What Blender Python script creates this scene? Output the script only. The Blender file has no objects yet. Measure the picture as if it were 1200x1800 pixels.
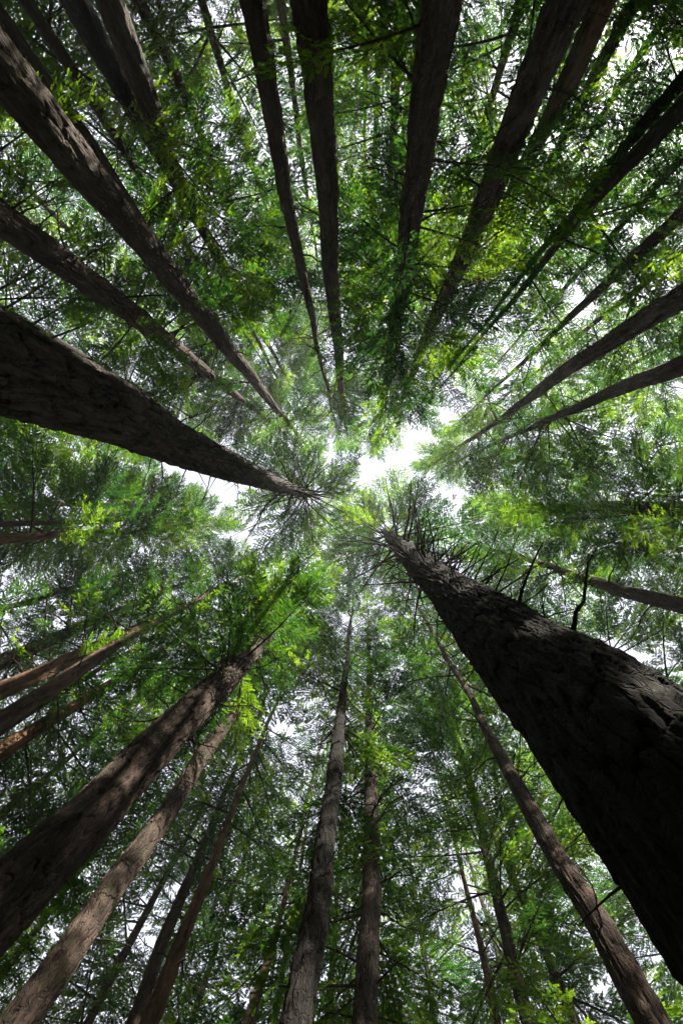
import bpy, math, random
import numpy as np
from mathutils import Vector, Matrix, Euler

S = bpy.context.scene
COL = S.collection
rnd = random.Random(11)
rng = np.random.default_rng(11)

# ------------------------------------------------------------------ camera
F = 900.0            # focal length in photo pixels (photo 1200 x 1800), an 18 mm lens on a 36 mm tall frame
ZX, ZY = 632.0, 900.0  # where the zenith falls in the photo
EYE = 1.5
tilt = math.atan((ZX - 600) / F)
ct, st = math.cos(tilt), math.sin(tilt)
RIGHT = np.array([ct, 0, st]); DOWN = np.array([0, 1.0, 0]); LOOK = np.array([-st, 0, ct])
cam_d = bpy.data.cameras.new('camera')
cam_d.sensor_fit = 'VERTICAL'; cam_d.sensor_height = 36.0; cam_d.sensor_width = 24.0; cam_d.lens = 18.0
cam_d.clip_start = 0.05; cam_d.clip_end = 1500
cam = bpy.data.objects.new('camera', cam_d); COL.objects.link(cam)
cam.matrix_world = Matrix(((ct, 0, st, 0), (0, -1, 0, 0), (st, 0, -ct, EYE), (0, 0, 0, 1)))
S.camera = cam

# ------------------------------------------------------------------ sky, sun, exposure
SUN_EL = math.radians(40); SUN_DIR = np.array([0.60, -0.80])     # towards the upper right of the picture
SUN_POWER, SKY_POWER, EXPOSURE = 5.0, 0.06, 2.3
HAZE = 0.0009
TAU = 2.25             # optical depth of a closed canopy
sx, sy = SUN_DIR * math.cos(SUN_EL); sz = math.sin(SUN_EL)
W = bpy.data.worlds.new('World'); S.world = W; W.use_nodes = True
nt = W.node_tree; nt.nodes.clear()
sky = nt.nodes.new('ShaderNodeTexSky'); sky.sky_type = 'NISHITA'; sky.sun_disc = False
sky.sun_elevation = SUN_EL; sky.sun_rotation = math.atan2(SUN_DIR[0], SUN_DIR[1])
sky.air_density = 1.0; sky.dust_density = 2.0; sky.ozone_density = 1.0
bg = nt.nodes.new('ShaderNodeBackground'); bg.inputs['Strength'].default_value = SKY_POWER
wo = nt.nodes.new('ShaderNodeOutputWorld')
hs = nt.nodes.new('ShaderNodeHueSaturation'); hs.inputs['Saturation'].default_value = 0.35     # thin white veil of cloud
veil = nt.nodes.new('ShaderNodeMix'); veil.data_type = 'RGBA'; veil.inputs[0].default_value = 0.70; veil.inputs[7].default_value = (4.7, 4.75, 5.6, 1)
nt.links.new(sky.outputs[0], hs.inputs['Color']); nt.links.new(hs.outputs[0], veil.inputs[6]); nt.links.new(veil.outputs[2], bg.inputs['Color']); nt.links.new(bg.outputs[0], wo.inputs['Surface'])
sun_d = bpy.data.lights.new('sun', 'SUN'); sun_d.energy = SUN_POWER; sun_d.angle = math.radians(0.5)
sun_d.color = (1.0, 0.93, 0.80)
sun = bpy.data.objects.new('sun', sun_d); COL.objects.link(sun)
sun.location = (sx * 90, sy * 90, sz * 90)
sun.rotation_euler = Vector((sx, sy, sz)).to_track_quat('Z', 'Y').to_euler()
vs = S.view_settings
S.display_settings.display_device = 'sRGB'
vs.view_transform = 'Standard'; vs.look = 'None'; vs.exposure = EXPOSURE; vs.gamma = 1; vs.use_curve_mapping = False
cy = S.cycles
cy.use_denoising = True; cy.use_adaptive_sampling = False
try:
    cy.denoiser = 'OPENIMAGEDENOISE'; cy.denoising_input_passes = 'RGB_ALBEDO_NORMAL'; cy.denoising_prefilter = 'NONE'
except Exception:
    pass
cy.max_bounces = 7; cy.diffuse_bounces = 4; cy.transmission_bounces = 5; cy.volume_bounces = 1; cy.glossy_bounces = 2
cy.caustics_reflective = False; cy.caustics_refractive = False


# ------------------------------------------------------------------ helpers
def ray(px, py):
    """horizontal offset per metre of height above the camera, for a photo pixel"""
    v = LOOK + RIGHT * ((px - 600) / F) + DOWN * ((py - 900) / F)
    return v[:2] / v[2]


def proj(x, y, z):
    """photo pixel of a world point"""
    p = np.array([x, y, z - EYE])
    zc = max(p @ LOOK, 0.05)
    return 600 + F * (p @ RIGHT) / zc, 900 + F * (p @ DOWN) / zc


def mesh_np(name, verts, faces, mats=(), mat_idx=None, tint=None, smooth=False):
    """faces: (n,4) or (n,3) int array, or a list of such arrays"""
    me = bpy.data.meshes.new(name)
    if not isinstance(faces, list):
        faces = [faces]
    faces = [f for f in faces if len(f)]
    me.vertices.add(len(verts)); me.vertices.foreach_set('co', np.asarray(verts, np.float32).ravel())
    loops = np.concatenate([f.ravel() for f in faces]).astype(np.int32)
    sizes = np.concatenate([np.full(len(f), f.shape[1]) for f in faces]).astype(np.int32)
    starts = np.concatenate([[0], np.cumsum(sizes)[:-1]]).astype(np.int32)
    me.loops.add(len(loops)); me.loops.foreach_set('vertex_index', loops)
    me.polygons.add(len(sizes)); me.polygons.foreach_set('loop_start', starts); me.polygons.foreach_set('loop_total', sizes)
    for m in mats:
        me.materials.append(m)
    if mat_idx is not None:
        me.polygons.foreach_set('material_index', np.asarray(mat_idx, np.int32))
    me.polygons.foreach_set('use_smooth', np.full(len(sizes), smooth))
    if tint is not None:
        a = me.attributes.new('tint', 'FLOAT', 'POINT'); a.data.foreach_set('value', np.asarray(tint, np.float32))
    me.update(calc_edges=True)
    return me


def link(name, me, parent=None):
    o = bpy.data.objects.new(name, me); COL.objects.link(o)
    if parent is not None:
        o.parent = parent
    return o


def value_noise(u, v, pu, seed):
    """smooth noise in -1..1, periodic in u with integer period pu"""
    g = np.random.default_rng(seed).uniform(-1, 1, (256, 512))
    iu = np.floor(u).astype(int); iv = np.floor(v).astype(int)
    fu = u - iu; fv = v - iv
    fu = fu * fu * (3 - 2 * fu); fv = fv * fv * (3 - 2 * fv)
    a0 = iu % pu % 256; a1 = (iu + 1) % pu % 256; b0 = iv % 512; b1 = (iv + 1) % 512
    return (g[a0, b0] * (1 - fu) + g[a1, b0] * fu) * (1 - fv) + (g[a0, b1] * (1 - fu) + g[a1, b1] * fu) * fv


def plates(u, v, pu, seed):
    """stretched cells, periodic in u: distance to the crack, shaggy tilt along the plate, a number per plate"""
    g = np.random.default_rng(seed); J = g.uniform(.1, .9, (2, 256, 512)); K = g.uniform(0, 1, (256, 512))
    iu = np.floor(u).astype(int); iv = np.floor(v).astype(int)
    f1 = np.full(u.shape, 9.0); f2 = np.full(u.shape, 9.0); tl = np.zeros(u.shape); rt = np.zeros(u.shape)
    for du in (-1, 0, 1):
        for dv in (-1, 0, 1):
            a = (iu + du) % pu % 256; b = (iv + dv) % 512
            ex = iu + du + J[0, a, b] - u; ey = iv + dv + J[1, a, b] - v
            d = np.sqrt(ex * ex + ey * ey)
            new = d < f1
            f2 = np.where(new, f1, np.minimum(f2, d)); tl = np.where(new, ey, tl); rt = np.where(new, K[a, b], rt); f1 = np.where(new, d, f1)
    return f2 - f1, tl, rt


# ------------------------------------------------------------------ materials
def new_mat(name):
    m = bpy.data.materials.new(name); m.use_nodes = True
    t = m.node_tree; t.nodes.clear()
    return m, t, t.nodes, t.links


def bark_material(name, dark, light, green=0.12, bump=0.6):
    m, t, N, L = new_mat(name)
    tc = N.new('ShaderNodeTexCoord')
    mp = N.new('ShaderNodeMapping'); mp.inputs['Scale'].default_value = (1, 1, 0.16)
    L.new(tc.outputs['Object'], mp.inputs['Vector'])
    n1 = N.new('ShaderNodeTexNoise'); n1.inputs['Scale'].default_value = 34; n1.inputs['Detail'].default_value = 8
    n1.inputs['Roughness'].default_value = 0.7; n1.inputs['Distortion'].default_value = 0.8
    L.new(mp.outputs[0], n1.inputs['Vector'])
    n2 = N.new('ShaderNodeTexNoise'); n2.inputs['Scale'].default_value = 1.1; n2.inputs['Detail'].default_value = 4
    L.new(tc.outputs['Object'], n2.inputs['Vector'])
    # long flaking plates: a stretched, wandering cell pattern
    nd = N.new('ShaderNodeTexNoise'); nd.inputs['Scale'].default_value = 7; nd.inputs['Detail'].default_value = 2
    L.new(tc.outputs['Object'], nd.inputs['Vector'])
    vm = N.new('ShaderNodeVectorMath'); vm.operation = 'MULTIPLY_ADD'; vm.inputs[1].default_value = (.10, .10, .10)
    L.new(nd.outputs['Color'], vm.inputs[0]); L.new(mp.outputs[0], vm.inputs[2])
    vo = N.new('ShaderNodeTexVoronoi'); vo.inputs['Scale'].default_value = 17
    L.new(vm.outputs[0], vo.inputs['Vector'])
    ve = N.new('ShaderNodeTexVoronoi'); ve.feature = 'DISTANCE_TO_EDGE'; ve.inputs['Scale'].default_value = 17
    L.new(vm.outputs[0], ve.inputs['Vector'])
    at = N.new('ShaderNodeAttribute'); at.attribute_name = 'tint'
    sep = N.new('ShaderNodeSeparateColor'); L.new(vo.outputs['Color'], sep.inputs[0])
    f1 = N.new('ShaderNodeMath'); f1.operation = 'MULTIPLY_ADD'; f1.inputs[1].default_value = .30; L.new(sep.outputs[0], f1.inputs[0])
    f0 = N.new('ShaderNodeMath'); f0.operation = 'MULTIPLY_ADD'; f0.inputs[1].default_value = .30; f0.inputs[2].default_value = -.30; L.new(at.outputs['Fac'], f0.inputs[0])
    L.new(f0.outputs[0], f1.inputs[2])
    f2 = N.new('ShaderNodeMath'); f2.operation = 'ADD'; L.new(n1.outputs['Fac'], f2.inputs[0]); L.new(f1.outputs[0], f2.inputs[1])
    r1 = N.new('ShaderNodeValToRGB'); r1.color_ramp.elements[0].position = 0.22; r1.color_ramp.elements[1].position = 0.78
    r1.color_ramp.elements[0].color = (*dark, 1); r1.color_ramp.elements[1].color = (*light, 1)
    L.new(f2.outputs[0], r1.inputs['Fac'])
    # crack depth for the bump
    cr = N.new('ShaderNodeMapRange'); cr.inputs['From Max'].default_value = 0.14; L.new(ve.outputs['Distance'], cr.inputs['Value'])
    hsum = N.new('ShaderNodeMath'); hsum.operation = 'ADD'; L.new(cr.outputs[0], hsum.inputs[0]); L.new(n1.outputs['Fac'], hsum.inputs[1])
    # broad stains, and green algae in patches
    mx = N.new('ShaderNodeMix'); mx.data_type = 'RGBA'; mx.blend_type = 'MULTIPLY'
    r2 = N.new('ShaderNodeValToRGB'); r2.color_ramp.elements[0].color = (0.55, 0.5, 0.5, 1); r2.color_ramp.elements[1].color = (1.15, 1.1, 1.1, 1)
    r2.color_ramp.elements[0].position = 0.3; r2.color_ramp.elements[1].position = 0.7
    L.new(n2.outputs['Fac'], r2.inputs['Fac'])
    mx.inputs[0].default_value = 1.0
    oi = N.new('ShaderNodeObjectInfo'); ov = N.new('ShaderNodeMapRange'); ov.inputs['To Min'].default_value = 0.72; ov.inputs['To Max'].default_value = 1.25; L.new(oi.outputs['Random'], ov.inputs['Value'])
    oh = N.new('ShaderNodeHueSaturation'); L.new(ov.outputs[0], oh.inputs['Value']); L.new(ov.outputs[0], oh.inputs['Saturation']); L.new(r1.outputs[0], oh.inputs['Color'])
    L.new(oh.outputs[0], mx.inputs[6]); L.new(r2.outputs[0], mx.inputs[7])
    n3 = N.new('ShaderNodeTexNoise'); n3.inputs['Scale'].default_value = 2.3; n3.inputs['Detail'].default_value = 6
    L.new(tc.outputs['Object'], n3.inputs['Vector'])
    mr = N.new('ShaderNodeMapRange'); mr.inputs['From Min'].default_value = 0.52; mr.inputs['From Max'].default_value = 0.72
    mr.inputs['To Max'].default_value = green * 3
    L.new(n3.outputs['Fac'], mr.inputs['Value'])
    mg = N.new('ShaderNodeMix'); mg.data_type = 'RGBA'
    L.new(mr.outputs[0], mg.inputs[0]); L.new(mx.outputs[2], mg.inputs[6]); mg.inputs[7].default_value = (0.055, 0.07, 0.025, 1)
    b = N.new('ShaderNodeBsdfPrincipled'); b.inputs['Roughness'].default_value = 0.92
    b.inputs['Specular IOR Level'].default_value = 0.15
    L.new(mg.outputs[2], b.inputs['Base Color'])
    bp = N.new('ShaderNodeBump'); bp.inputs['Strength'].default_value = bump; bp.inputs['Distance'].default_value = 0.03
    L.new(hsum.outputs[0], bp.inputs['Height']); L.new(bp.outputs[0], b.inputs['Normal'])
    o = N.new('ShaderNodeOutputMaterial'); L.new(b.outputs[0], o.inputs['Surface'])
    return m


def leaf_material(name, c0, c1, t0, t1):
    """needles: diffuse top plus light let through; colour varies by spray and by bough"""
    m, t, N, L = new_mat(name)
    at = N.new('ShaderNodeAttribute'); at.attribute_name = 'tint'
    oi = N.new('ShaderNodeObjectInfo')
    ad = N.new('ShaderNodeMath'); ad.operation = 'MULTIPLY_ADD'; ad.inputs[1].default_value = 0.5
    sc = N.new('ShaderNodeMath'); sc.operation = 'MULTIPLY'; sc.inputs[1].default_value = 0.5
    L.new(oi.outputs['Random'], sc.inputs[0]); L.new(at.outputs['Fac'], ad.inputs[0]); L.new(sc.outputs[0], ad.inputs[2])
    outs = []
    for a, b, mid in ((c0, c1, (.018, .046, .014)), (t0, t1, (.033, .092, .006))):
        r = N.new('ShaderNodeValToRGB')
        r.color_ramp.elements[0].color = (*a, 1); r.color_ramp.elements[1].color = (*b, 1)
        r.color_ramp.elements[0].position = 0.05; r.color_ramp.elements[1].position = 0.95
        e = r.color_ramp.elements.new(0.55); e.color = (*mid, 1)
        L.new(ad.outputs[0], r.inputs['Fac']); outs.append(r)
    d = N.new('ShaderNodeBsdfDiffuse'); tr = N.new('ShaderNodeBsdfTranslucent')
    L.new(outs[0].outputs[0], d.inputs['Color']); L.new(outs[1].outputs[0], tr.inputs['Color'])
    add = N.new('ShaderNodeAddShader'); L.new(d.outputs[0], add.inputs[0]); L.new(tr.outputs[0], add.inputs[1])
    g = N.new('ShaderNodeBsdfGlossy'); g.inputs['Roughness'].default_value = 0.5; g.inputs['Color'].default_value = (0.8, 0.8, 0.8, 1)
    mx = N.new('ShaderNodeMixShader'); mx.inputs[0].default_value = 0.012
    L.new(add.outputs[0], mx.inputs[1]); L.new(g.outputs[0], mx.inputs[2])
    o = N.new('ShaderNodeOutputMaterial'); L.new(mx.outputs[0], o.inputs['Surface'])
    return m


BARK = bark_material('redwood_bark', (0.017, 0.014, 0.0125), (0.074, 0.056, 0.047))
BARK_GREY = bark_material('grey_shaggy_bark', (0.018, 0.016, 0.015), (0.125, 0.106, 0.095), 0.05, 0.9)
BARK_DARK = bark_material('shaded_dark_bark', (0.008, 0.007, 0.0066), (0.024, 0.020, 0.018), 0.03, 0.8)  # dark bark, with part of the trunks' shade put into its colour
BARK_SUNLIT = bark_material('sunlit_bark', (0.032, 0.021, 0.015), (0.17, 0.105, 0.066), 0.10)  # lighter, more orange copy of the bark: sunlight put into the colour
TWIG = bark_material('dead_wood', (0.025, 0.02, 0.017), (0.09, 0.07, 0.055), 0.02, 0.3)
LEAF = leaf_material('needles', (0.007, 0.027, 0.012), (0.050, 0.085, 0.014), (0.003, 0.022, 0.006), (0.19, 0.29, 0.008))

# ------------------------------------------------------------------ ground
n = 161
gx = np.linspace(-1, 1, n); gx = np.sign(gx) * np.abs(gx) ** 1.8 * 140
X, Y = np.meshgrid(gx, gx)
Z = 0.10 * np.sin(X * .9 + 1.3) * np.cos(Y * .7) + 0.05 * np.sin(X * 2.3 + Y * 1.9)
V = np.stack([X, Y, Z], -1).reshape(-1, 3)
i = np.arange(n * n).reshape(n, n)
Q = np.stack([i[:-1, :-1], i[:-1, 1:], i[1:, 1:], i[1:, :-1]], -1).reshape(-1, 4)
gm, t, N, L = new_mat('needle_litter')
tc = N.new('ShaderNodeTexCoord'); nz = N.new('ShaderNodeTexNoise'); nz.inputs['Scale'].default_value = 9; nz.inputs['Detail'].default_value = 9
L.new(tc.outputs['Object'], nz.inputs['Vector'])
rp = N.new('ShaderNodeValToRGB'); rp.color_ramp.elements[0].color = (0.03, 0.02, 0.013, 1); rp.color_ramp.elements[1].color = (0.13, 0.08, 0.05, 1)
L.new(nz.outputs['Fac'], rp.inputs['Fac'])
bs = N.new('ShaderNodeBsdfPrincipled'); bs.inputs['Roughness'].default_value = 0.95
bp = N.new('ShaderNodeBump'); bp.inputs['Distance'].default_value = 0.05; L.new(nz.outputs['Fac'], bp.inputs['Height']); L.new(bp.outputs[0], bs.inputs['Normal'])
L.new(rp.outputs[0], bs.inputs['Base Color'])
om = N.new('ShaderNodeOutputMaterial'); L.new(bs.outputs[0], om.inputs['Surface'])
g = link('forest_floor', mesh_np('forest_floor', V, Q, [gm], smooth=True))
g['kind'] = 'structure'; g['label'] = 'brown floor of fallen needles under the redwoods'


# ------------------------------------------------------------------ tubes, boughs, dead branches
def tube(pts, rad, sides):
    pts = np.asarray(pts, float); n = len(pts)
    tg = np.gradient(pts, axis=0); tg /= np.linalg.norm(tg, axis=1)[:, None] + 1e-9
    ref = np.array([0.13, 0.21, 0.97])
    if abs(tg[0] @ ref) > 0.9:
        ref = np.array([0.9, 0.3, 0.1])
    a = np.cross(tg, ref); a /= np.linalg.norm(a, axis=1)[:, None]
    b = np.cross(tg, a)
    th = np.arange(sides) * 2 * np.pi / sides
    v = pts[:, None] + np.asarray(rad)[:, None, None] * (a[:, None] * np.cos(th)[None, :, None] + b[:, None] * np.sin(th)[None, :, None])
    v = v.reshape(-1, 3)
    i = np.arange(n * sides).reshape(n, sides)
    j = np.roll(i, -1, 1)
    q = np.stack([i[:-1], j[:-1], j[1:], i[1:]], -1).reshape(-1, 4)
    return v, q


def unit(v):
    return v / (np.linalg.norm(v) + 1e-9)


def bough_mesh(k, length, seed, fullness=1.0):
    """one living bough along +X: stem, side branchlets, flat feathery sprays of needle clusters"""
    r = np.random.default_rng(seed)
    WV, WQ, nw = [], [], 0
    LV, LT = [], []
    ts = np.linspace(0, 1, 9)
    bend = r.uniform(-.12, .12)
    droop = r.uniform(0.10, 0.24)

    def stem(t):
        return np.array([length * t * (1 - .05 * t), length * bend * t * t, length * (0.10 * t - droop * t * t + 0.10 * t ** 4)])
    P = np.array([stem(t) for t in ts])
    v, q = tube(P, (0.010 * length) * (1 - ts) + 0.003, 5)
    WV.append(v); WQ.append(q + nw); nw += len(v)
    nb = int(length / 0.105)
    side = 1
    for b in range(nb):
        t = 0.14 + 0.86 * (b + r.uniform(.1, .9)) / nb
        if r.random() > 0.93 * fullness:
            continue
        side = -side
        p0 = stem(t)
        shape = (0.35 + 0.65 * math.sin(math.pi * min(1, (t - .08) * 1.02) ** .8)) * (1.08 - .5 * t)
        bl = length * 0.40 * shape * r.uniform(.55, 1.2)
        if t > .95:
            bl = .35
        ang = r.uniform(40, 72) * math.pi / 180 * (1 - .45 * t)
        d = unit(np.array([math.cos(ang), side * math.sin(ang), r.uniform(-.28, .12)]))
        steps = np.linspace(0, 1, 5)
        sag = r.uniform(.05, .3)
        BP = np.array([p0 + d * bl * s + np.array([.1 * bl * s * s, 0, -sag * bl * s * s]) for s in steps])
        v, q = tube(BP, 0.0055 * (1 - steps * .7), 3)
        WV.append(v); WQ.append(q + nw); nw += len(v)
        ns = max(3, int(bl / 0.054))
        s2 = 1
        nb_tint = r.uniform(0, .45)
        for s in range(ns):
            u = (s + r.uniform(.2, .9)) / ns
            if r.random() > .94:
                continue
            s2 = -s2
            q0 = p0 + d * bl * u + np.array([.1 * bl * u * u, 0, -sag * bl * u * u])
            w = unit(np.cross(np.array([0, 0, 1.0]), d))
            a2 = r.uniform(.55, 1.05) * (1 - .5 * u)
            sd = unit(d * math.cos(a2) + w * s2 * math.sin(a2) + np.array([0, 0, r.uniform(-.35, .18)]))
            sl = r.uniform(.11, .23) * (1.15 - .5 * u)
            nn = unit(np.cross(sd, np.cross(np.array([r.uniform(-.35, .35), r.uniform(-.35, .35), 1.0]), sd)))
            sw = np.cross(nn, sd)
            m = max(4, int(sl / 0.0175))
            tt = np.clip(nb_tint + r.uniform(0, .55), 0, 1)
            for e in range(m + 1):
                f = (e + .5) / (m + 1)
                for si in (-1, 1):
                    la = r.uniform(.6, 1.0) * (1 - .55 * f)
                    ll = r.uniform(.034, .055) * (1.12 - .55 * abs(f - .35))
                    ld = sd * math.cos(la) + sw * si * math.sin(la) + nn * r.uniform(-.25, .15)
                    lw = np.cross(nn + sd * r.uniform(-.4, .4), ld); lw = lw / (np.linalg.norm(lw) + 1e-9) * ll * .215
                    o = q0 + sd * sl * f
                    LV.append((o, o + ld * ll * .5 + lw, o + ld * ll, o + ld * ll * .5 - lw)); LT.append(tt)
    LV = np.array(LV).reshape(-1, 3)
    wv = np.concatenate(WV); wq = np.concatenate(WQ)
    lq = np.arange(len(LV)).reshape(-1, 4) + len(wv)
    tint = np.concatenate([np.zeros(len(wv)), np.repeat(LT, 4)])
    me = mesh_np('bough', np.concatenate([wv, LV]), [wq, lq], [TWIG, LEAF],
                 np.concatenate([np.zeros(len(wq)), np.ones(len(lq))]), tint)
    return me


LONG = [bough_mesh(k, 3.0, 100 + k) for k in range(7)]
MID = [bough_mesh(k, 2.0, 200 + k) for k in range(6)]
SHORT = [bough_mesh(k, 1.2, 300 + k) for k in range(4)]
print('leaf quads', [len(m.polygons) for m in LONG + MID + SHORT])


def dead_mesh(length, seed, forks=True, thick=.014):
    """bare dead branch along +X, kinked, tapering, with a few broken twigs"""
    r = np.random.default_rng(seed)
    n = 8; ts = np.linspace(0, 1, n)
    wob = np.cumsum(r.normal(0, .030 if forks else .011, (n, 2)), axis=0) * length
    sag = r.uniform(-.18, .12)
    P = np.stack([length * ts, wob[:, 0], wob[:, 1] + sag * length * ts ** 2], -1)
    v, q = tube(P, thick * length * (1 - .82 * ts + .35 * np.exp(-ts * 14)) + .002, 6)
    VV, QQ, m = [v], [q], len(v)
    if forks:
        for f in range(r.integers(2, 6)):
            t = r.uniform(.25, .9); k = int(t * (n - 1)); p = P[k]
            d = unit(np.array([r.uniform(.3, 1), r.uniform(-1, 1), r.uniform(-.7, .4)]))
            l = length * r.uniform(.1, .38)
            s = np.linspace(0, 1, 5)
            T = p + d * l * s[:, None] + np.array([.15 * l, 0, -.15 * l]) * (s ** 2)[:, None]
            v, q = tube(T, .4 * thick * length * (1 - .8 * s) + .0015, 4)
            VV.append(v); QQ.append(q + m); m += len(v)
    return mesh_np('dead_branch', np.concatenate(VV), np.concatenate(QQ), [TWIG], smooth=True)


DEAD = [dead_mesh(1.0, 400 + k) for k in range(7)]
SPIKE = [dead_mesh(1.0, 450 + k, False, .0155) for k in range(5)]

# ------------------------------------------------------------------ the grove
# gaps where open sky shows between the crowns: photo x, y, radii
GAPS = [(705, 765, 34, 30), (590, 772, 30, 16), (450, 930, 26, 36), (375, 925, 26, 18), (605, 1080, 42, 40),
        (490, 1258, 52, 42), (515, 1320, 25, 30), (890, 590, 55, 70), (1010, 520, 45, 40), (1030, 630, 28, 20), (800, 700, 40, 60),
        (470, 620, 24, 32), (390, 160, 38, 70), (430, 350, 18, 36), (985, 235, 22, 50), (1085, 12, 22, 28), (865, 170, 45, 55),
        (640, 230, 26, 40), (800, 265, 30, 30), (165, 215, 20, 40), (60, 535, 30, 20), (15, 1060, 30, 38), (1000, 1035, 36, 24),
        (740, 1400, 34, 45), (810, 1540, 40, 55), (820, 1640, 45, 55), (270, 1600, 38, 50), (80, 1690, 30, 40), (485, 1600, 16, 40),
        (1120, 1700, 45, 50), (760, 1000, 22, 20), (920, 650, 40, 30), (1110, 1150, 45, 25), (230, 330, 16, 26)]

TREES = []
# name-label, photo samples (x, y, full width) from the frame edge inwards, distance, crown start, top, boughs, bough length, bark, dead branches
def T(label, pts, d, h0, h1, nb, lb, bark=None, dead=12, low=0):
    TREES.append(dict(label=label, pts=pts, d=d, h0=h0, h1=h1, nb=nb, lb=lb, bark=bark or BARK, dead=dead, low=low))


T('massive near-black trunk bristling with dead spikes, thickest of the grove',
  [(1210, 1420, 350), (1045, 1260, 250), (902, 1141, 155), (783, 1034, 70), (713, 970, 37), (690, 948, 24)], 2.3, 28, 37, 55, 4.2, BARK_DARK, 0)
T('thick grey shaggy trunk at mid left ending in a star of bare branches',
  [(0, 641, 178), (200, 722, 115), (300, 777, 80), (400, 819, 53), (480, 850, 28), (540, 867, 12)], 3.4, 30, 37, 60, 4.4, BARK_GREY, 80)
T('long brown trunk running from the top left corner to a reddish lit tip',
  [(0, 122, 84), (112, 255, 69), (265, 445, 44), (350, 545, 34), (445, 668, 18)], 7.0, 20, 37, 55, 3.0, BARK, 12)
T('thin twin trunk pressed against the upper edge of the long top left trunk',
  [(60, 118, 30), (165, 262, 26), (255, 405, 18)], 9.0, 17, 33, 36, 2.8, BARK, 8)
T('mossy brown trunk above the thick grey shaggy trunk at the left edge',
  [(0, 385, 58), (100, 455, 50), (225, 545, 36)], 8.5, 13, 35, 70, 3.1, BARK, 26, 8)
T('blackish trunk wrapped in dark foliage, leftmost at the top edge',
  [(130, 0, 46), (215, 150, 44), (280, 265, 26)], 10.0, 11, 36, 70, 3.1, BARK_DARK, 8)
T('dark trunk leading down to the brightest yellow-green sprays at upper left',
  [(190, 0, 50), (240, 125, 42), (300, 290, 26), (370, 425, 16)], 9.5, 13, 34, 66, 3.0, BARK, 10)
T('slender bare trunk before a sky gap at upper left, beside fine twigs',
  [(240, 0, 22), (300, 115, 18), (345, 222, 12)], 12.0, 17, 35, 56, 2.8, BARK, 14)
T('slightly crooked brown trunk left of the straight central top trunk',
  [(442, 0, 45), (465, 125, 38), (490, 250, 31), (515, 400, 21), (530, 480, 16), (550, 570, 10)], 7.0, 22, 36, 50, 2.6, BARK, 16)
T('straight clean brown trunk dropping from the top edge to near the middle',
  [(540, 0, 64), (562, 200, 48), (578, 400, 32), (585, 500, 26), (592, 600, 18), (602, 700, 9)], 6.5, 29, 39, 34, 2.0, BARK, 20)
T('dark trunk at top right of centre vanishing in the darkest crown mass',
  [(782, 0, 68), (745, 200, 54), (718, 400, 42), (698, 560, 28)], 6.5, 10.5, 36, 104, 3.3, BARK, 10, 8)
T('broad grey-brown trunk with thick clumps of foliage across its middle',
  [(998, 0, 72), (935, 150, 56), (905, 235, 50), (850, 370, 38), (815, 445, 30), (770, 545, 22)], 7.0, 15, 35, 62, 2.8, BARK_GREY, 12, 12)
T('brown trunk with an orange sunlit edge behind the broad grey-brown trunk',
  [(1055, 0, 44), (1000, 140, 36), (960, 225, 28), (900, 340, 22), (870, 435, 14)], 9.0, 17, 34, 50, 2.8, BARK_SUNLIT, 8, 6)
T('slim trunk beside the white sky gap at the top right',
  [(1115, 0, 24), (1050, 115, 22), (1015, 190, 18), (970, 285, 12)], 11.0, 17, 33, 50, 2.8, BARK, 10)
T('upper dark trunk of a close pair leaving the right edge near the top',
  [(1200, 140, 24), (1125, 222, 22), (1075, 285, 16)], 11.0, 14, 33, 54, 2.9, BARK_DARK, 10)
T('lower leafy trunk of a close pair leaving the right edge near the top',
  [(1200, 185, 30), (1140, 252, 28), (1050, 345, 24), (1000, 405, 14)], 9.5, 12, 33, 62, 3.0, BARK, 8, 6)
T('thin smooth trunk slanting through pale foliage at upper right',
  [(1200, 372, 24), (1100, 465, 19), (1040, 523, 14), (970, 588, 9)], 9.5, 19, 35, 44, 2.7, BARK, 10)
T('clear grey trunk crossing the bright sky gap at the right',
  [(1200, 525, 42), (1100, 583, 32), (1000, 645, 24), (890, 730, 11)], 7.5, 22, 37, 44, 2.7, BARK_GREY, 14)
T('mottled trunk just below the clear grey trunk at the right edge',
  [(1200, 640, 32), (1120, 672, 26), (1040, 705, 18), (940, 748, 9)], 8.0, 18, 36, 58, 3.0, BARK, 18)
T('trunk lost in dark drooping foliage at the right edge, middle height',
  [(1200, 895, 30), (1080, 893, 22), (980, 892, 12)], 9.5, 12, 35, 84, 3.2, BARK_DARK, 8)
T('short visible trunk tapering leftward above the thickest black trunk',
  [(1200, 1068, 28), (1100, 1040, 22), (980, 1000, 11)], 8.5, 20, 36, 52, 2.9, BARK, 14)
T('dark reddish trunk left of the thickest black trunk at bottom right',
  [(1145, 1800, 58), (1035, 1600, 42), (950, 1450, 32), (885, 1340, 22), (825, 1225, 10)], 6.5, 16, 36, 56, 2.9, BARK, 16)
T('leaf-covered trunk behind hanging foliage right of the bottom centre',
  [(905, 1700, 22), (850, 1480, 18), (812, 1330, 12)], 11.0, 11, 36, 84, 3.2, BARK, 8)
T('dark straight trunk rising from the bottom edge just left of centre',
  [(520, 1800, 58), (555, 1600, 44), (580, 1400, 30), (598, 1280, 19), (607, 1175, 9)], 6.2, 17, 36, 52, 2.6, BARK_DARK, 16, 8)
T('grey furrowed trunk veiled by low dark sprays at the bottom centre',
  [(645, 1800, 44), (652, 1600, 34), (650, 1375, 22), (650, 1250, 12)], 7.5, 13, 36, 62, 2.9, BARK_GREY, 20, 12)
T('thick dark brown trunk at lower left topped by a dense dark crown',
  [(-60, 1640, 140), (35, 1560, 116), (147, 1450, 93), (237, 1350, 75), (320, 1265, 60), (400, 1190, 46), (450, 1130, 38)], 5.2, 12, 36, 150, 2.7, BARK, 16)
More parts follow.
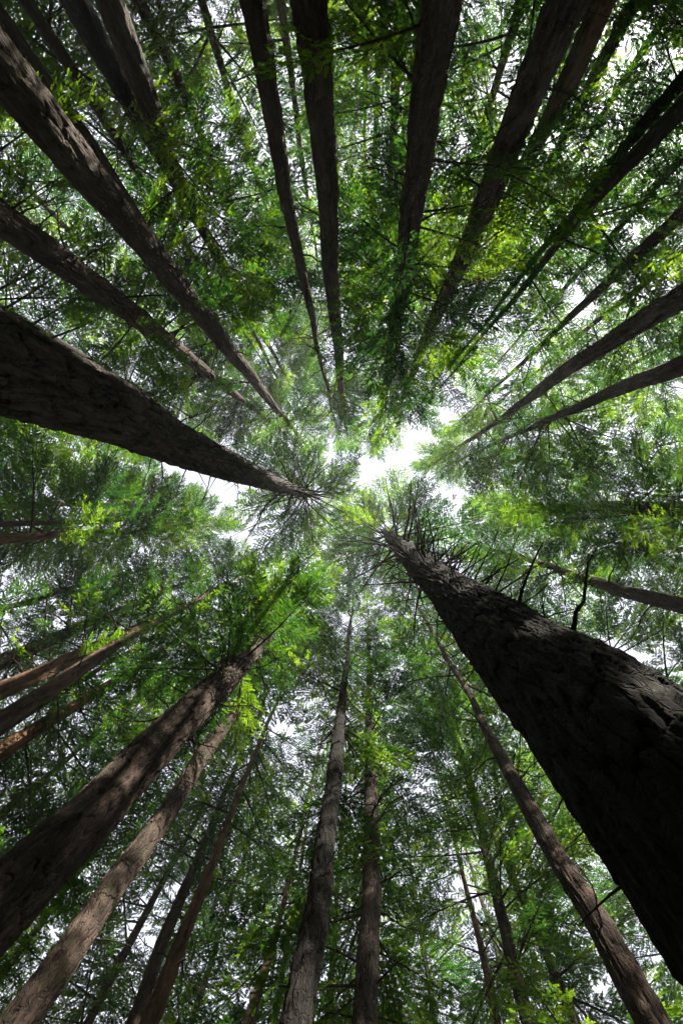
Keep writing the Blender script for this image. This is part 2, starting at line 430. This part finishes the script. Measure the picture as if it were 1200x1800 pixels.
T('brown trunk with a coppery lit patch, right of the thick lower left trunk',
  [(40, 1790, 64), (122, 1675, 51), (201, 1555, 46), (275, 1455, 40), (340, 1350, 32), (410, 1255, 20)], 6.8, 17.5, 36, 44, 2.6, BARK, 14)
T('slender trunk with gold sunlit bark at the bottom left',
  [(262, 1800, 34), (310, 1675, 26), (345, 1590, 20), (390, 1470, 12)], 9.5, 14, 34, 62, 2.9, BARK_SUNLIT, 14)
T('dim mossy trunk hiding right behind the gold sunlit trunk',
  [(235, 1800, 26), (285, 1655, 22), (330, 1550, 16)], 12.0, 14, 34, 54, 2.9, BARK, 8)
T('far pale sunlit trunk glimpsed left of the dark bottom centre trunk',
  [(440, 1800, 20), (462, 1720, 16), (490, 1620, 10)], 13.0, 14, 34, 54, 2.9, BARK_SUNLIT, 8)
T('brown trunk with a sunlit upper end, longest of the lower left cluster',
  [(0, 1265, 32), (100, 1205, 28), (180, 1153, 22), (225, 1120, 18), (270, 1095, 13), (340, 1058, 8)], 8.5, 21, 36, 48, 2.9, BARK_SUNLIT, 10)
T('coppery speckled trunk above the longest lower left cluster trunk',
  [(0, 1213, 30), (75, 1180, 26), (150, 1148, 20)], 10.5, 15, 34, 66, 3.0, BARK_SUNLIT, 8)
T('highest trunk of the lower left cluster, shaded with one orange patch',
  [(0, 1163, 26), (75, 1130, 22), (160, 1095, 14)], 12.5, 17, 35, 60, 3.0, BARK, 8)
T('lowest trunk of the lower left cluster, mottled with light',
  [(0, 1325, 30), (75, 1278, 24), (125, 1247, 18)], 11.5, 14, 33, 66, 3.0, BARK_SUNLIT, 8)
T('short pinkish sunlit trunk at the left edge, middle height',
  [(0, 946, 18), (80, 942, 18), (165, 938, 12)], 11.5, 17, 37, 95, 3.5, BARK_SUNLIT, 6)
T('faint thin trunk just above the pinkish sunlit trunk',
  [(0, 887, 12), (80, 886, 10), (210, 888, 7)], 14.0, 16, 37, 80, 3.5, BARK_SUNLIT, 6)
T('far slender trunk speckled with light, between two top centre trunks',
  [(705, 0, 20), (698, 130, 17), (688, 285, 10)], 11.5, 14, 34, 62, 2.9, BARK_SUNLIT, 8)
T('hair-thin distant trunk right of the straight central top trunk',
  [(645, 0, 11), (643, 120, 9), (641, 230, 6)], 15.0, 15, 33, 56, 2.9, BARK, 6)
T('pale far trunk peeping through foliage below right of centre bottom',
  [(872, 1800, 16), (838, 1640, 11), (815, 1540, 7)], 14.0, 14, 34, 60, 3.0, BARK_SUNLIT, 6)


def axis_of(tr):
    """height above the camera -> centre, radius, from the photo samples (inner end highest)"""
    H, C, R = [], [], []
    for (px, py, w) in tr['pts']:
        o = ray(px, py); k = np.hypot(*o); h = tr['d'] / k
        H.append(h); C.append(o * h); R.append(w * h / (2 * F) * .94)
    H, C, R = np.array(H), np.array(C), np.array(R)
    for k in range(1, len(R)):
        R[k] = min(R[k], R[k - 1] * .995)
    lean0 = (C[-1] - C[0]) / (H[-1] - H[0])
    lo = C[0] - lean0 * (H[0] + EYE)
    top = tr['h1']
    hi = C[-1] + lean0 * .5 * (top - H[-1])
    rb = R[0] * (1 + .025 * (H[0] + EYE) ** .8)
    Hs = np.concatenate([[-EYE - .4, -EYE + .8], H, [top]])
    Cx = np.concatenate([[lo[0], lo[0]], C[:, 0], [hi[0]]]); Cy = np.concatenate([[lo[1], lo[1]], C[:, 1], [hi[1]]])
    Rs = np.concatenate([[rb * 1.35, rb * 1.08], R, [.015]])
    return Hs, Cx, Cy, Rs


def at_h(tr, h):
    a = tr['axis']
    return np.array([np.interp(h, a[0], a[1]), np.interp(h, a[0], a[2])]), np.interp(h, a[0], a[3])


SHORT_NAMES = ['the thickest black trunk', 'the thick grey shaggy trunk', 'the long top left trunk', 'its thin twin', 'the mossy left edge trunk',
               'the leftmost blackish trunk', 'the trunk above the brightest sprays', 'the slender upper left trunk', 'the crooked top trunk',
               'the straight clean top trunk', 'the darkest crown at top', 'the broad grey-brown trunk', 'the orange-edged trunk', 'the slim top right trunk',
               'the upper trunk of the right pair', 'the lower trunk of the right pair', 'the thin smooth trunk', 'the clear grey right trunk',
               'the mottled right trunk', 'the drooping right foliage', 'the short right trunk', 'the dark reddish trunk', 'the leaf-covered trunk',
               'the dark bottom centre trunk', 'the grey furrowed trunk', 'the thick lower left trunk', 'the coppery patched trunk', 'the gold sunlit trunk',
               'the dim mossy trunk', 'the far pale bottom trunk', 'the longest left cluster trunk', 'the coppery speckled trunk', 'the highest left cluster trunk',
               'the lowest left cluster trunk', 'the pinkish sunlit trunk', 'the faint left trunk', 'the far speckled top trunk', 'the hair-thin top trunk',
               'the pale far bottom trunk']
for tr in TREES:
    near = 5 < tr['d'] < 7.6
    tr['h1'] *= 1.36 if near else 1.2; tr['nb'] = int(tr['nb'] * (1.55 if near else 1.35))
    tr['axis'] = axis_of(tr)
# redwoods farther back, seen as foliage in the spaces between the nearer trunks
order = sorted(range(len(TREES)), key=lambda k: math.atan2(TREES[k]['pts'][0][1] - ZY, TREES[k]['pts'][0][0] - ZX))
pairs = []
for a, b in zip(order, order[1:] + order[:1]):
    A = math.atan2(TREES[a]['pts'][0][1] - ZY, TREES[a]['pts'][0][0] - ZX); B = math.atan2(TREES[b]['pts'][0][1] - ZY, TREES[b]['pts'][0][0] - ZX)
    pairs.append(((B - A) % (2 * math.pi), A, a, b))
pairs.sort(reverse=True)
for k, (gapw, A, a, b) in enumerate(pairs[:30]):
    th = A + gapw * (.5 + rnd.uniform(-.12, .12)); d = (11.5, 17.0, 14.0)[k % 3] + rnd.uniform(-1, 1)
    rr = 700
    TREES.append(dict(label='background crown between %s and %s' % (SHORT_NAMES[a], SHORT_NAMES[b]), filler=True, d=d,
                      pts=[], h0=d * .45, h1=rnd.uniform(33, 40), nb=110, lb=3.4, bark=BARK, dead=4, low=0,
                      axis=(np.array([-EYE - .4, 0, d * .5, 38]), np.full(4, math.cos(th) * d) + np.array([0, 0, 0, rnd.uniform(-.5, .5)]),
                            np.full(4, math.sin(th) * d), np.array([.22, .15, .13, .015]))))


def trunk_mesh(tr, seed):
    a = tr['axis']
    big = tr['pts'][0][2] if tr['pts'] else 10
    ns, nh = (256, 900) if big > 300 else (200, 760) if big > 130 else (112, 420) if big > 50 else (40, 170)
    # rows packed where the photo sees them largest (row spacing follows 1/height)
    hv = np.concatenate([np.linspace(-EYE - .4, a[0][2] * .8, nh // 10, endpoint=False),
                         1 / np.linspace(1 / (a[0][2] * .8), 1 / tr['h1'], nh - nh // 10)])
    ker = np.ones(9) / 9
    fine = np.linspace(a[0][0], a[0][-1], 400)
    sm = [np.interp(hv, fine, np.convolve(np.pad(np.interp(fine, a[0], c), 4, mode='edge'), ker, 'valid')) for c in a[1:]]
    th = np.linspace(0, 2 * np.pi, ns, endpoint=False)
    TH, HV = np.meshgrid(th, hv)
    if big <= 130:
        for c_, ph in ((0, seed), (1, seed * 1.7)):
            sm[c_] = sm[c_] + .03 * np.sin(hv * .55 + ph) + .012 * np.sin(hv * 1.3 + ph * 2)
    Rr = sm[2][:, None]
    # relief: interlaced vertical ridges, flakes, slow bulges
    R0 = float(a[3][2])
    pk = max(10, int(2 * np.pi * R0 / .085)); pf = pk * 3
    u = TH / (2 * np.pi)
    warp = value_noise(u * 7, HV * 1.3, 7, seed) * .9
    spiral = HV * .18
    r1 = 1 - np.abs(value_noise(u * pk + warp + spiral, HV * 1.1 + 40, pk, seed + 1)) * 2
    r2 = 1 - np.abs(value_noise(u * pf + warp * 2, HV * 3.6 + 70, pf, seed + 2)) * 2
    r3 = value_noise(u * 4, HV * .55 + 9, 4, seed + 3)
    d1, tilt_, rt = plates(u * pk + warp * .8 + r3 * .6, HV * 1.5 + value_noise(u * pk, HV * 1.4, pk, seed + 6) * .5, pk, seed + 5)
    crack = np.clip(d1 / .22, 0, 1) ** .7
    amp = np.clip(Rr / R0, .3, 1)
    rel = amp * min(1.0, R0 / .28) * (.022 * r1 + .013 * r2 + .030 * (crack - .6) + .020 * tilt_ + .016 * (rt - .5)) + .040 * Rr * r3
    flare = np.exp(-np.clip(HV + EYE, 0, 9) / .8) * .18 * R0 * np.cos(TH * 5 + seed)
    RR = np.maximum(Rr + rel + flare, Rr * .5)
    P = np.stack([sm[0][:, None] + RR * np.cos(TH), sm[1][:, None] + RR * np.sin(TH), HV + EYE], -1)
    i = np.arange(nh * ns).reshape(nh, ns); j = np.roll(i, -1, 1)
    q = np.stack([i[:-1], j[:-1], j[1:], i[1:]], -1).reshape(-1, 4)
    base = np.array([np.interp(-EYE, a[0], a[1]), np.interp(-EYE, a[0], a[2]), 0.0])
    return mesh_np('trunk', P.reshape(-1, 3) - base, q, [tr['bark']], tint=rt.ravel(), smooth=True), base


def on_gap(px, py, grow=0):
    return any(((px - x) / (a + grow)) ** 2 + ((py - y) / (b + grow)) ** 2 < 1 for x, y, a, b in GAPS)


CLEAR = {4: 2, 5: 2, 6: 2, 10: 3, 11: 2, 12: 3, 13: 3, 14: 2, 15: 2, 19: 2, 22: 1, 23: 4, 24: 1, 26: 5, 28: 1, 29: 2, 37: 1, 38: 1}   # beyond these samples foliage may veil the trunk
for k_, tr in enumerate(TREES):
    tr['n'] = k_


def hides_trunk(me_tr, px, py, dist, margin):
    for tr in TREES:
        if tr is me_tr or tr['d'] < dist * .8:
            pass
        P = tr['pts'][:CLEAR.get(tr['n'], 99)]
        for (x0, y0, w0), (x1, y1, w1) in zip(P[:-1], P[1:]):
            dx, dy = x1 - x0, y1 - y0
            t = max(0, min(1, ((px - x0) * dx + (py - y0) * dy) / (dx * dx + dy * dy)))
            if math.hypot(px - x0 - t * dx, py - y0 - t * dy) < (w0 + (w1 - w0) * t) / 2 + margin:
                r = math.hypot(x0 + t * dx - ZX, y0 + t * dy - ZY)
                slant = tr['d'] * math.hypot(1, F / max(r, 30))
                if slant > dist - .3:
                    return True
    return False


def place(name, me, parent, base, p, az, pitch, roll, sc):
    o = bpy.data.objects.new(name, me); COL.objects.link(o); o.parent = parent
    o.location = p - Vector(base)
    o.rotation_euler = (Matrix.Rotation(az, 4, 'Z') @ Matrix.Rotation(-pitch, 4, 'Y') @ Matrix.Rotation(roll, 4, 'X')).to_euler()
    o.scale = (sc, sc, sc)
    return o


# how closed the canopy is, 100 photo pixels to a cell (0 open sky .. 9 solid)
DENS = """877466886656
776846776656
667866678776
656777899776
567877997666
468786976445
667866864466
866764446665
877554446788
885545655688
577698355566
677898677644
677782767766
777664757766
777775867866
875677866866
664677875864
555767867765""".split()
CELL = 20; PADC = 10
GW, GH = 60 + 2 * PADC, 90 + 2 * PADC
target = np.full((GH, GW), 2.0)
for gy in range(GH):
    for gxx in range(GW):
        px, py = (gxx - PADC + .5) * CELL, (gy - PADC + .5) * CELL
        fx, fy = np.clip(px / 100 - .5, 0, 10.999), np.clip(py / 100 - .5, 0, 16.999)
        ix, iy = int(fx), int(fy); fx -= ix; fy -= iy
        q = lambda yy, xx: float(DENS[yy][xx])
        v = (q(iy, ix) * (1 - fx) + q(iy, ix + 1) * fx) * (1 - fy) + (q(iy + 1, ix) * (1 - fx) + q(iy + 1, ix + 1) * fx) * fy
        v = (v / 8) ** 1.3 * TAU
        for gx0, gy0, ga, gb in GAPS:
            e = math.sqrt(((px - gx0) / ga) ** 2 + ((py - gy0) / gb) ** 2)
            v *= min(1, max(.08, (e - .4) / .75))
        target[gy, gxx] = v
load = np.zeros((GH, GW))
SAMP = {}
for lib in (LONG, MID, SHORT):
    for me in lib:
        co = np.empty(len(me.vertices) * 3, np.float32); me.vertices.foreach_get('co', co); co = co.reshape(-1, 3)
        nq = sum(1 for p in me.polygons if p.material_index == 1)
        lv = co[-nq * 4:].reshape(-1, 4, 3)
        area = np.linalg.norm(np.cross(lv[:, 2] - lv[:, 0], lv[:, 3] - lv[:, 1]), axis=1).sum() / 2
        pick = np.random.default_rng(5).integers(0, nq, 48)
        SAMP[me.name] = (lv[pick].mean(1).astype(float), area / 48 * .62)


def cells(me, M, sc):
    pts, ar = SAMP[me.name]
    p = pts @ np.array(M.to_3x3()).T * sc + np.array(M.translation) - np.array([0, 0, EYE])
    zc = np.maximum(p @ LOOK, 1.0)
    ix = np.floor((600 + F * (p @ RIGHT) / zc) / CELL).astype(int) + PADC; iy = np.floor((900 + F * (p @ DOWN) / zc) / CELL).astype(int) + PADC
    okk = (ix >= 0) & (ix < GW) & (iy >= 0) & (iy < GH)
    w = ar * sc * sc * (F / zc) ** 2 / CELL ** 2
    return iy[okk], ix[okk], w[okk], okk.sum()


# openings through which the sun reaches single crowns: photo x, y and the height of what it strikes
SHAFTS = []
for px, py, hh in [(410, 430, 21), (360, 510, 20), (450, 380, 21), (600, 260, 17), (560, 340, 20), (640, 110, 14), (1100, 110, 13), (1130, 250, 15), (950, 310, 17),
                   (880, 780, 28), (830, 870, 30), (60, 740, 15), (30, 960, 13), (240, 560, 17), (340, 1055, 23), (260, 860, 20), (540, 1010, 26),
                   (985, 215, 14), (270, 1700, 10), (440, 640, 21), (1180, 60, 12), (150, 1140, 14), (240, 310, 14)]:
    o = ray(px, py) * hh
    SHAFTS.append((o[0], o[1], hh + EYE))
SHAFTS = np.array(SHAFTS); SUNV = np.array([sx, sy, sz])


def in_shaft(p):
    v = np.asarray(p) - SHAFTS
    along = v @ SUNV
    return bool(np.any((along > 2.2) & (np.linalg.norm(v - along[:, None] * SUNV, axis=1) < 2.0)))


n_bough = n_dead = 0
for ti, tr in enumerate(TREES):
    me, base = trunk_mesh(tr, 1000 + ti * 17)
    root = bpy.data.objects.new('redwood_tree', None); COL.objects.link(root)
    root.location = base; root.empty_display_size = .5
    root['label'] = tr['label']; root['category'] = 'tree'
    root['group'] = 'background redwoods between the trunks' if tr.get('filler') else 'redwood trees of the grove'
    tr['root'], tr['base'] = root, base
    link('trunk', me, root)
    crown = bpy.data.objects.new('crown', None); COL.objects.link(crown); crown.parent = root
    tr['crown'] = crown
    h0, h1 = tr['h0'], tr['h1']
    nmax = tr['nb'] + tr['low']
    for k in range(nmax):
        best = None
        for attempt in range(9):
            low = k >= tr['nb']
            s = (k + rnd.random()) / tr['nb'] if not tr.get('filler') else rnd.random() ** 1.25
            h = h0 + (h1 - h0) * s ** .9 if not low else h0 * rnd.uniform(.62, 1)
            t = max(0, (h - h0) / (h1 - h0))
            Lb = tr['lb'] * (1.05 - t) ** .38 * rnd.uniform(.72, 1.15) * (.75 if low else 1)
            az = k * 2.399 + rnd.uniform(-.5, .5) + attempt * 1.3
            c, rad = at_h(tr, h)
            dx, dy = math.cos(az), math.sin(az)
            bad = 0
            for fr, mg in ((.35, 0), (.65, 4), (.95, 0)):
                x, y, z = c[0] + dx * Lb * fr, c[1] + dy * Lb * fr, h + EYE
                px, py = proj(x, y, z)
                if hides_trunk(tr, px, py, math.sqrt(x * x + y * y + h * h), mg) and not low:
                    bad += 1
            bad += 3.0 * (in_shaft((c[0] + dx * Lb * .5, c[1] + dy * Lb * .5, h + EYE)) + in_shaft((c[0] + dx * Lb * .9, c[1] + dy * Lb * .9, h + EYE)))
            lib, ref = (LONG, 3.0) if Lb > 2.35 else (MID, 2.0) if Lb > 1.45 else (SHORT, 1.2)
            m_ = rnd.choice(lib)
            pitch = rnd.uniform(-.25, .15) + .45 * t; roll = rnd.uniform(-.35, .35)
            M = Matrix.Translation((c[0] + dx * rad * .6, c[1] + dy * rad * .6, h + EYE)) @ Matrix.Rotation(az, 4, 'Z') @ Matrix.Rotation(-pitch, 4, 'Y') @ Matrix.Rotation(roll, 4, 'X')
            iy, ix, w, cnt = cells(m_, M, Lb / ref)
            if cnt < 8:
                continue
            lack = (target[iy, ix] - load[iy, ix])
            over = np.where(lack > 0, lack, 1.6 * lack).mean() - bad * 1.5 + (.4 if low else 0)
            if best is None or over > best[0]:
                best = (over, m_, az, pitch, roll, Lb / ref, Vector((c[0] + dx * rad * .6, c[1] + dy * rad * .6, h + EYE)), iy, ix, w)
        if best is None or best[0] < (.10 if tr.get('filler') else -.05):
            continue
        np.add.at(load, (best[7], best[8]), best[9])
        place('bough', best[1], crown, base, best[6], best[2], best[3], best[4], best[5])
        n_bough += 1
    # bare dead branches below the living crown
    for k in range(tr['dead']):
        hlo = max(tr['axis'][0][2], 6.0)
        h = hlo + (h0 * 1.1 - hlo) * rnd.random() ** .75
        az = rnd.uniform(0, 2 * math.pi)
        c, rad = at_h(tr, h)
        ln = rnd.uniform(.4, 1.0) * (.7 + .06 * h) * (.62 if ti == 1 else 1)
        place('dead_branch', rnd.choice(DEAD if ln > .9 else SPIKE), root, base,
              Vector((c[0] + math.cos(az) * rad * .9, c[1] + math.sin(az) * rad * .9, h + EYE)),
              az, rnd.uniform(-.15, .35), rnd.uniform(0, 6.28), ln)
        n_dead += 1


# ------------------------------------------------------------------ the thickest trunk's spikes, and the star on the grey trunk
def aim(tr, root_px, tip_px, mesh, rise=0.0, thick=1.0):
    """a dead branch seen from root_px to tip_px, leaving the trunk at that height"""
    o = ray(*root_px); h = tr['d'] / np.hypot(*o)
    # the silhouette point of the trunk: solve the height whose rim falls on the root pixel
    a = Vector((o[0] * h, o[1] * h, h + EYE))
    h2 = h + rise
    o2 = ray(*tip_px)
    b = Vector((o2[0] * h2, o2[1] * h2, h2 + EYE))
    v = b - a; ln = v.length
    ob = bpy.data.objects.new('dead_branch', mesh); COL.objects.link(ob); ob.parent = tr['root']
    ob.location = a - v * .12 - Vector(tr['base'])
    ob.rotation_euler = v.to_track_quat('X', 'Z').to_euler()
    ob.scale = (ln * 1.12, ln * thick, ln * thick)
    return ob


big, grey = TREES[0], TREES[1]
for rp_, tp_, th_ in [((1010, 1105), (1055, 974), 2.0), ((908, 1060), (946, 958), 1.9), ((955, 1085), (957, 1046), 3.2), ((900, 1056), (898, 1028), 3.0),
                      ((845, 1022), (904, 980), 1.9), ((868, 1030), (866, 1024), 3), ((1108, 1545), (1005, 1592), 1.6), ((1056, 1480), (1012, 1494), 2.0),
                      ((1035, 1448), (1002, 1487), 2.2), ((995, 1390), (962, 1435), 1.9), ((990, 1382), (960, 1383), 2.2), ((915, 1272), (874, 1272), 1.6),
                      ((898, 1236), (868, 1236), 1.8), ((857, 1198), (832, 1230), 1.8), ((916, 1280), (905, 1342), 1.5), ((838, 1174), (812, 1176), 1.8),
                      ((826, 1150), (803, 1163), 1.9), ((800, 1100), (752, 1085), 1.5), ((795, 1095), (745, 1098), 1.6), ((780, 1080), (752, 1072), 1.6)]:
    aim(big, rp_, tp_, SPIKE[n_dead % 5], rnd.uniform(-.05, .1), th_); n_dead += 1
for k in range(95):
    h = 6.4 + 19 * (k / 95) ** 1.1
    az = k * 2.399 + rnd.uniform(-.6, .6)
    c, rad = at_h(big, h)
    ln = (.35 + .125 * (h - 5)) * rnd.uniform(.45, 1.35)
    place('dead_branch', rnd.choice(SPIKE if rnd.random() < .8 else DEAD), big['root'], big['base'],
          Vector((c[0] + math.cos(az) * rad * .9, c[1] + math.sin(az) * rad * .9, h + EYE)), az, rnd.uniform(.05, .6), rnd.uniform(0, 6.28), ln)
    n_dead += 1
for k in range(60):      # broken stubs along the side towards the light
    h = 6.2 + 10.5 * (k / 60)
    az = -.75 + rnd.uniform(-.75, .75)
    c, rad = at_h(big, h)
    place('dead_branch', rnd.choice(SPIKE if rnd.random() < .85 else DEAD), big['root'], big['base'],
          Vector((c[0] + math.cos(az) * rad * .9, c[1] + math.sin(az) * rad * .9, h + EYE)), az + rnd.uniform(-.3, .3), rnd.uniform(-.1, .75), rnd.uniform(0, 6.28),
          rnd.uniform(.35, 1.0) * (.55 + .055 * h))
    n_dead += 1
for k in range(32):
    h = 23 + 9 * (k / 32)
    az = k * 2.399 + rnd.uniform(-.4, .4)
    c, rad = at_h(grey, h)
    ln = rnd.uniform(1.4, 3.2)
    place('dead_branch', rnd.choice(SPIKE if rnd.random() < .7 else DEAD), grey['root'], grey['base'],
          Vector((c[0], c[1], h + EYE)), az, rnd.uniform(-.15, .45), rnd.uniform(0, 6.28), ln)
    n_dead += 1
inside = (slice(PADC, -PADC), slice(PADC, -PADC)); print('tau want/have', target[inside].mean(), load[inside].mean(), 'lack', np.clip(target - load, 0, None)[inside].mean())
for k in range(70):
    h = 7 + 20 * (k / 70) ** 1.2
    az = k * 2.399 + rnd.uniform(-.5, .5)
    c, rad = at_h(grey, h)
    place('dead_branch', rnd.choice(SPIKE if rnd.random() < .7 else DEAD), grey['root'], grey['base'],
          Vector((c[0] + math.cos(az) * rad * .9, c[1] + math.sin(az) * rad * .9, h + EYE)), az, rnd.uniform(-.2, .5), rnd.uniform(0, 6.28), rnd.uniform(.35, .75) * (.8 + .03 * h))
    n_dead += 1
print('boughs', n_bough, 'dead', n_dead)

# ------------------------------------------------------------------ the wood going on all round, beyond what the lens takes in
VV, QQ, MI, TT, m = [], [], [], [], 0
for k in range(300):
    ang = k * 2.399
    toward = math.cos(ang) * SUN_DIR[0] + math.sin(ang) * SUN_DIR[1] > .75
    d = (31 if toward else 24) + (18 if toward else 22) * ((k * .618) % 1)
    x, y = math.cos(ang) * d, math.sin(ang) * d
    hh = rnd.uniform(25, 30) if toward else rnd.uniform(18, 25)
    s = np.linspace(0, 1, 5)
    v, q = tube(np.stack([x + 0 * s, y + 0 * s, -.3 + s * hh], -1), .32 * (1 - .9 * s), 7)
    VV.append(v); QQ.append(q + m); MI.append(np.zeros(len(q))); TT.append(np.zeros(len(v))); m += len(v)
    nl = 800
    hz = .4 + (hh - .4) * rng.random(nl); rr = 3.4 * np.sqrt(rng.random(nl)) * (1.05 - hz / (hh * 1.05)) ** .5 + .2
    aa = rng.random(nl) * 2 * np.pi
    c = np.stack([x + rr * np.cos(aa), y + rr * np.sin(aa), hz], -1)
    out = np.stack([np.cos(aa), np.sin(aa), rng.uniform(-.7, .1, nl)], -1) * rng.uniform(.5, 1.1, nl)[:, None]
    sd = np.stack([-np.sin(aa), np.cos(aa), rng.uniform(-.5, .5, nl)], -1) * rng.uniform(.16, .34, nl)[:, None]
    v = np.stack([c, c + out * .5 + sd, c + out, c + out * .5 - sd], 1).reshape(-1, 3)
    q = np.arange(nl * 4).reshape(-1, 4)
    VV.append(v); QQ.append(q + m); MI.append(np.ones(nl)); TT.append(np.repeat(rng.random(nl), 4)); m += len(v)
fo = link('forest', mesh_np('forest', np.concatenate(VV), np.concatenate(QQ), [BARK, LEAF], np.concatenate(MI), np.concatenate(TT)))
fo['kind'] = 'stuff'; fo['label'] = 'dense far-off redwood forest closing in behind the grove'

# ------------------------------------------------------------------ haze between the crowns
if HAZE:
    hv = np.array([(x, y, z) for z in (-1.4, 64) for x, y in ((-145, -145), (145, -145), (145, 145), (-145, 145))], float)
    hq = np.array([(0, 3, 2, 1), (4, 5, 6, 7), (0, 1, 5, 4), (1, 2, 6, 5), (2, 3, 7, 6), (3, 0, 4, 7)])
    hm, t, N, L = new_mat('haze')
    pv = N.new('ShaderNodeVolumePrincipled'); pv.inputs['Density'].default_value = HAZE
    pv.inputs['Color'].default_value = (0.95, 0.97, 1.0, 1); pv.inputs['Anisotropy'].default_value = 0.35
    o = N.new('ShaderNodeOutputMaterial'); L.new(pv.outputs[0], o.inputs['Volume'])
    hz = link('haze', mesh_np('haze', hv, hq, [hm])); hz['kind'] = 'stuff'; hz['label'] = 'thin pale mist hanging between the tree crowns'
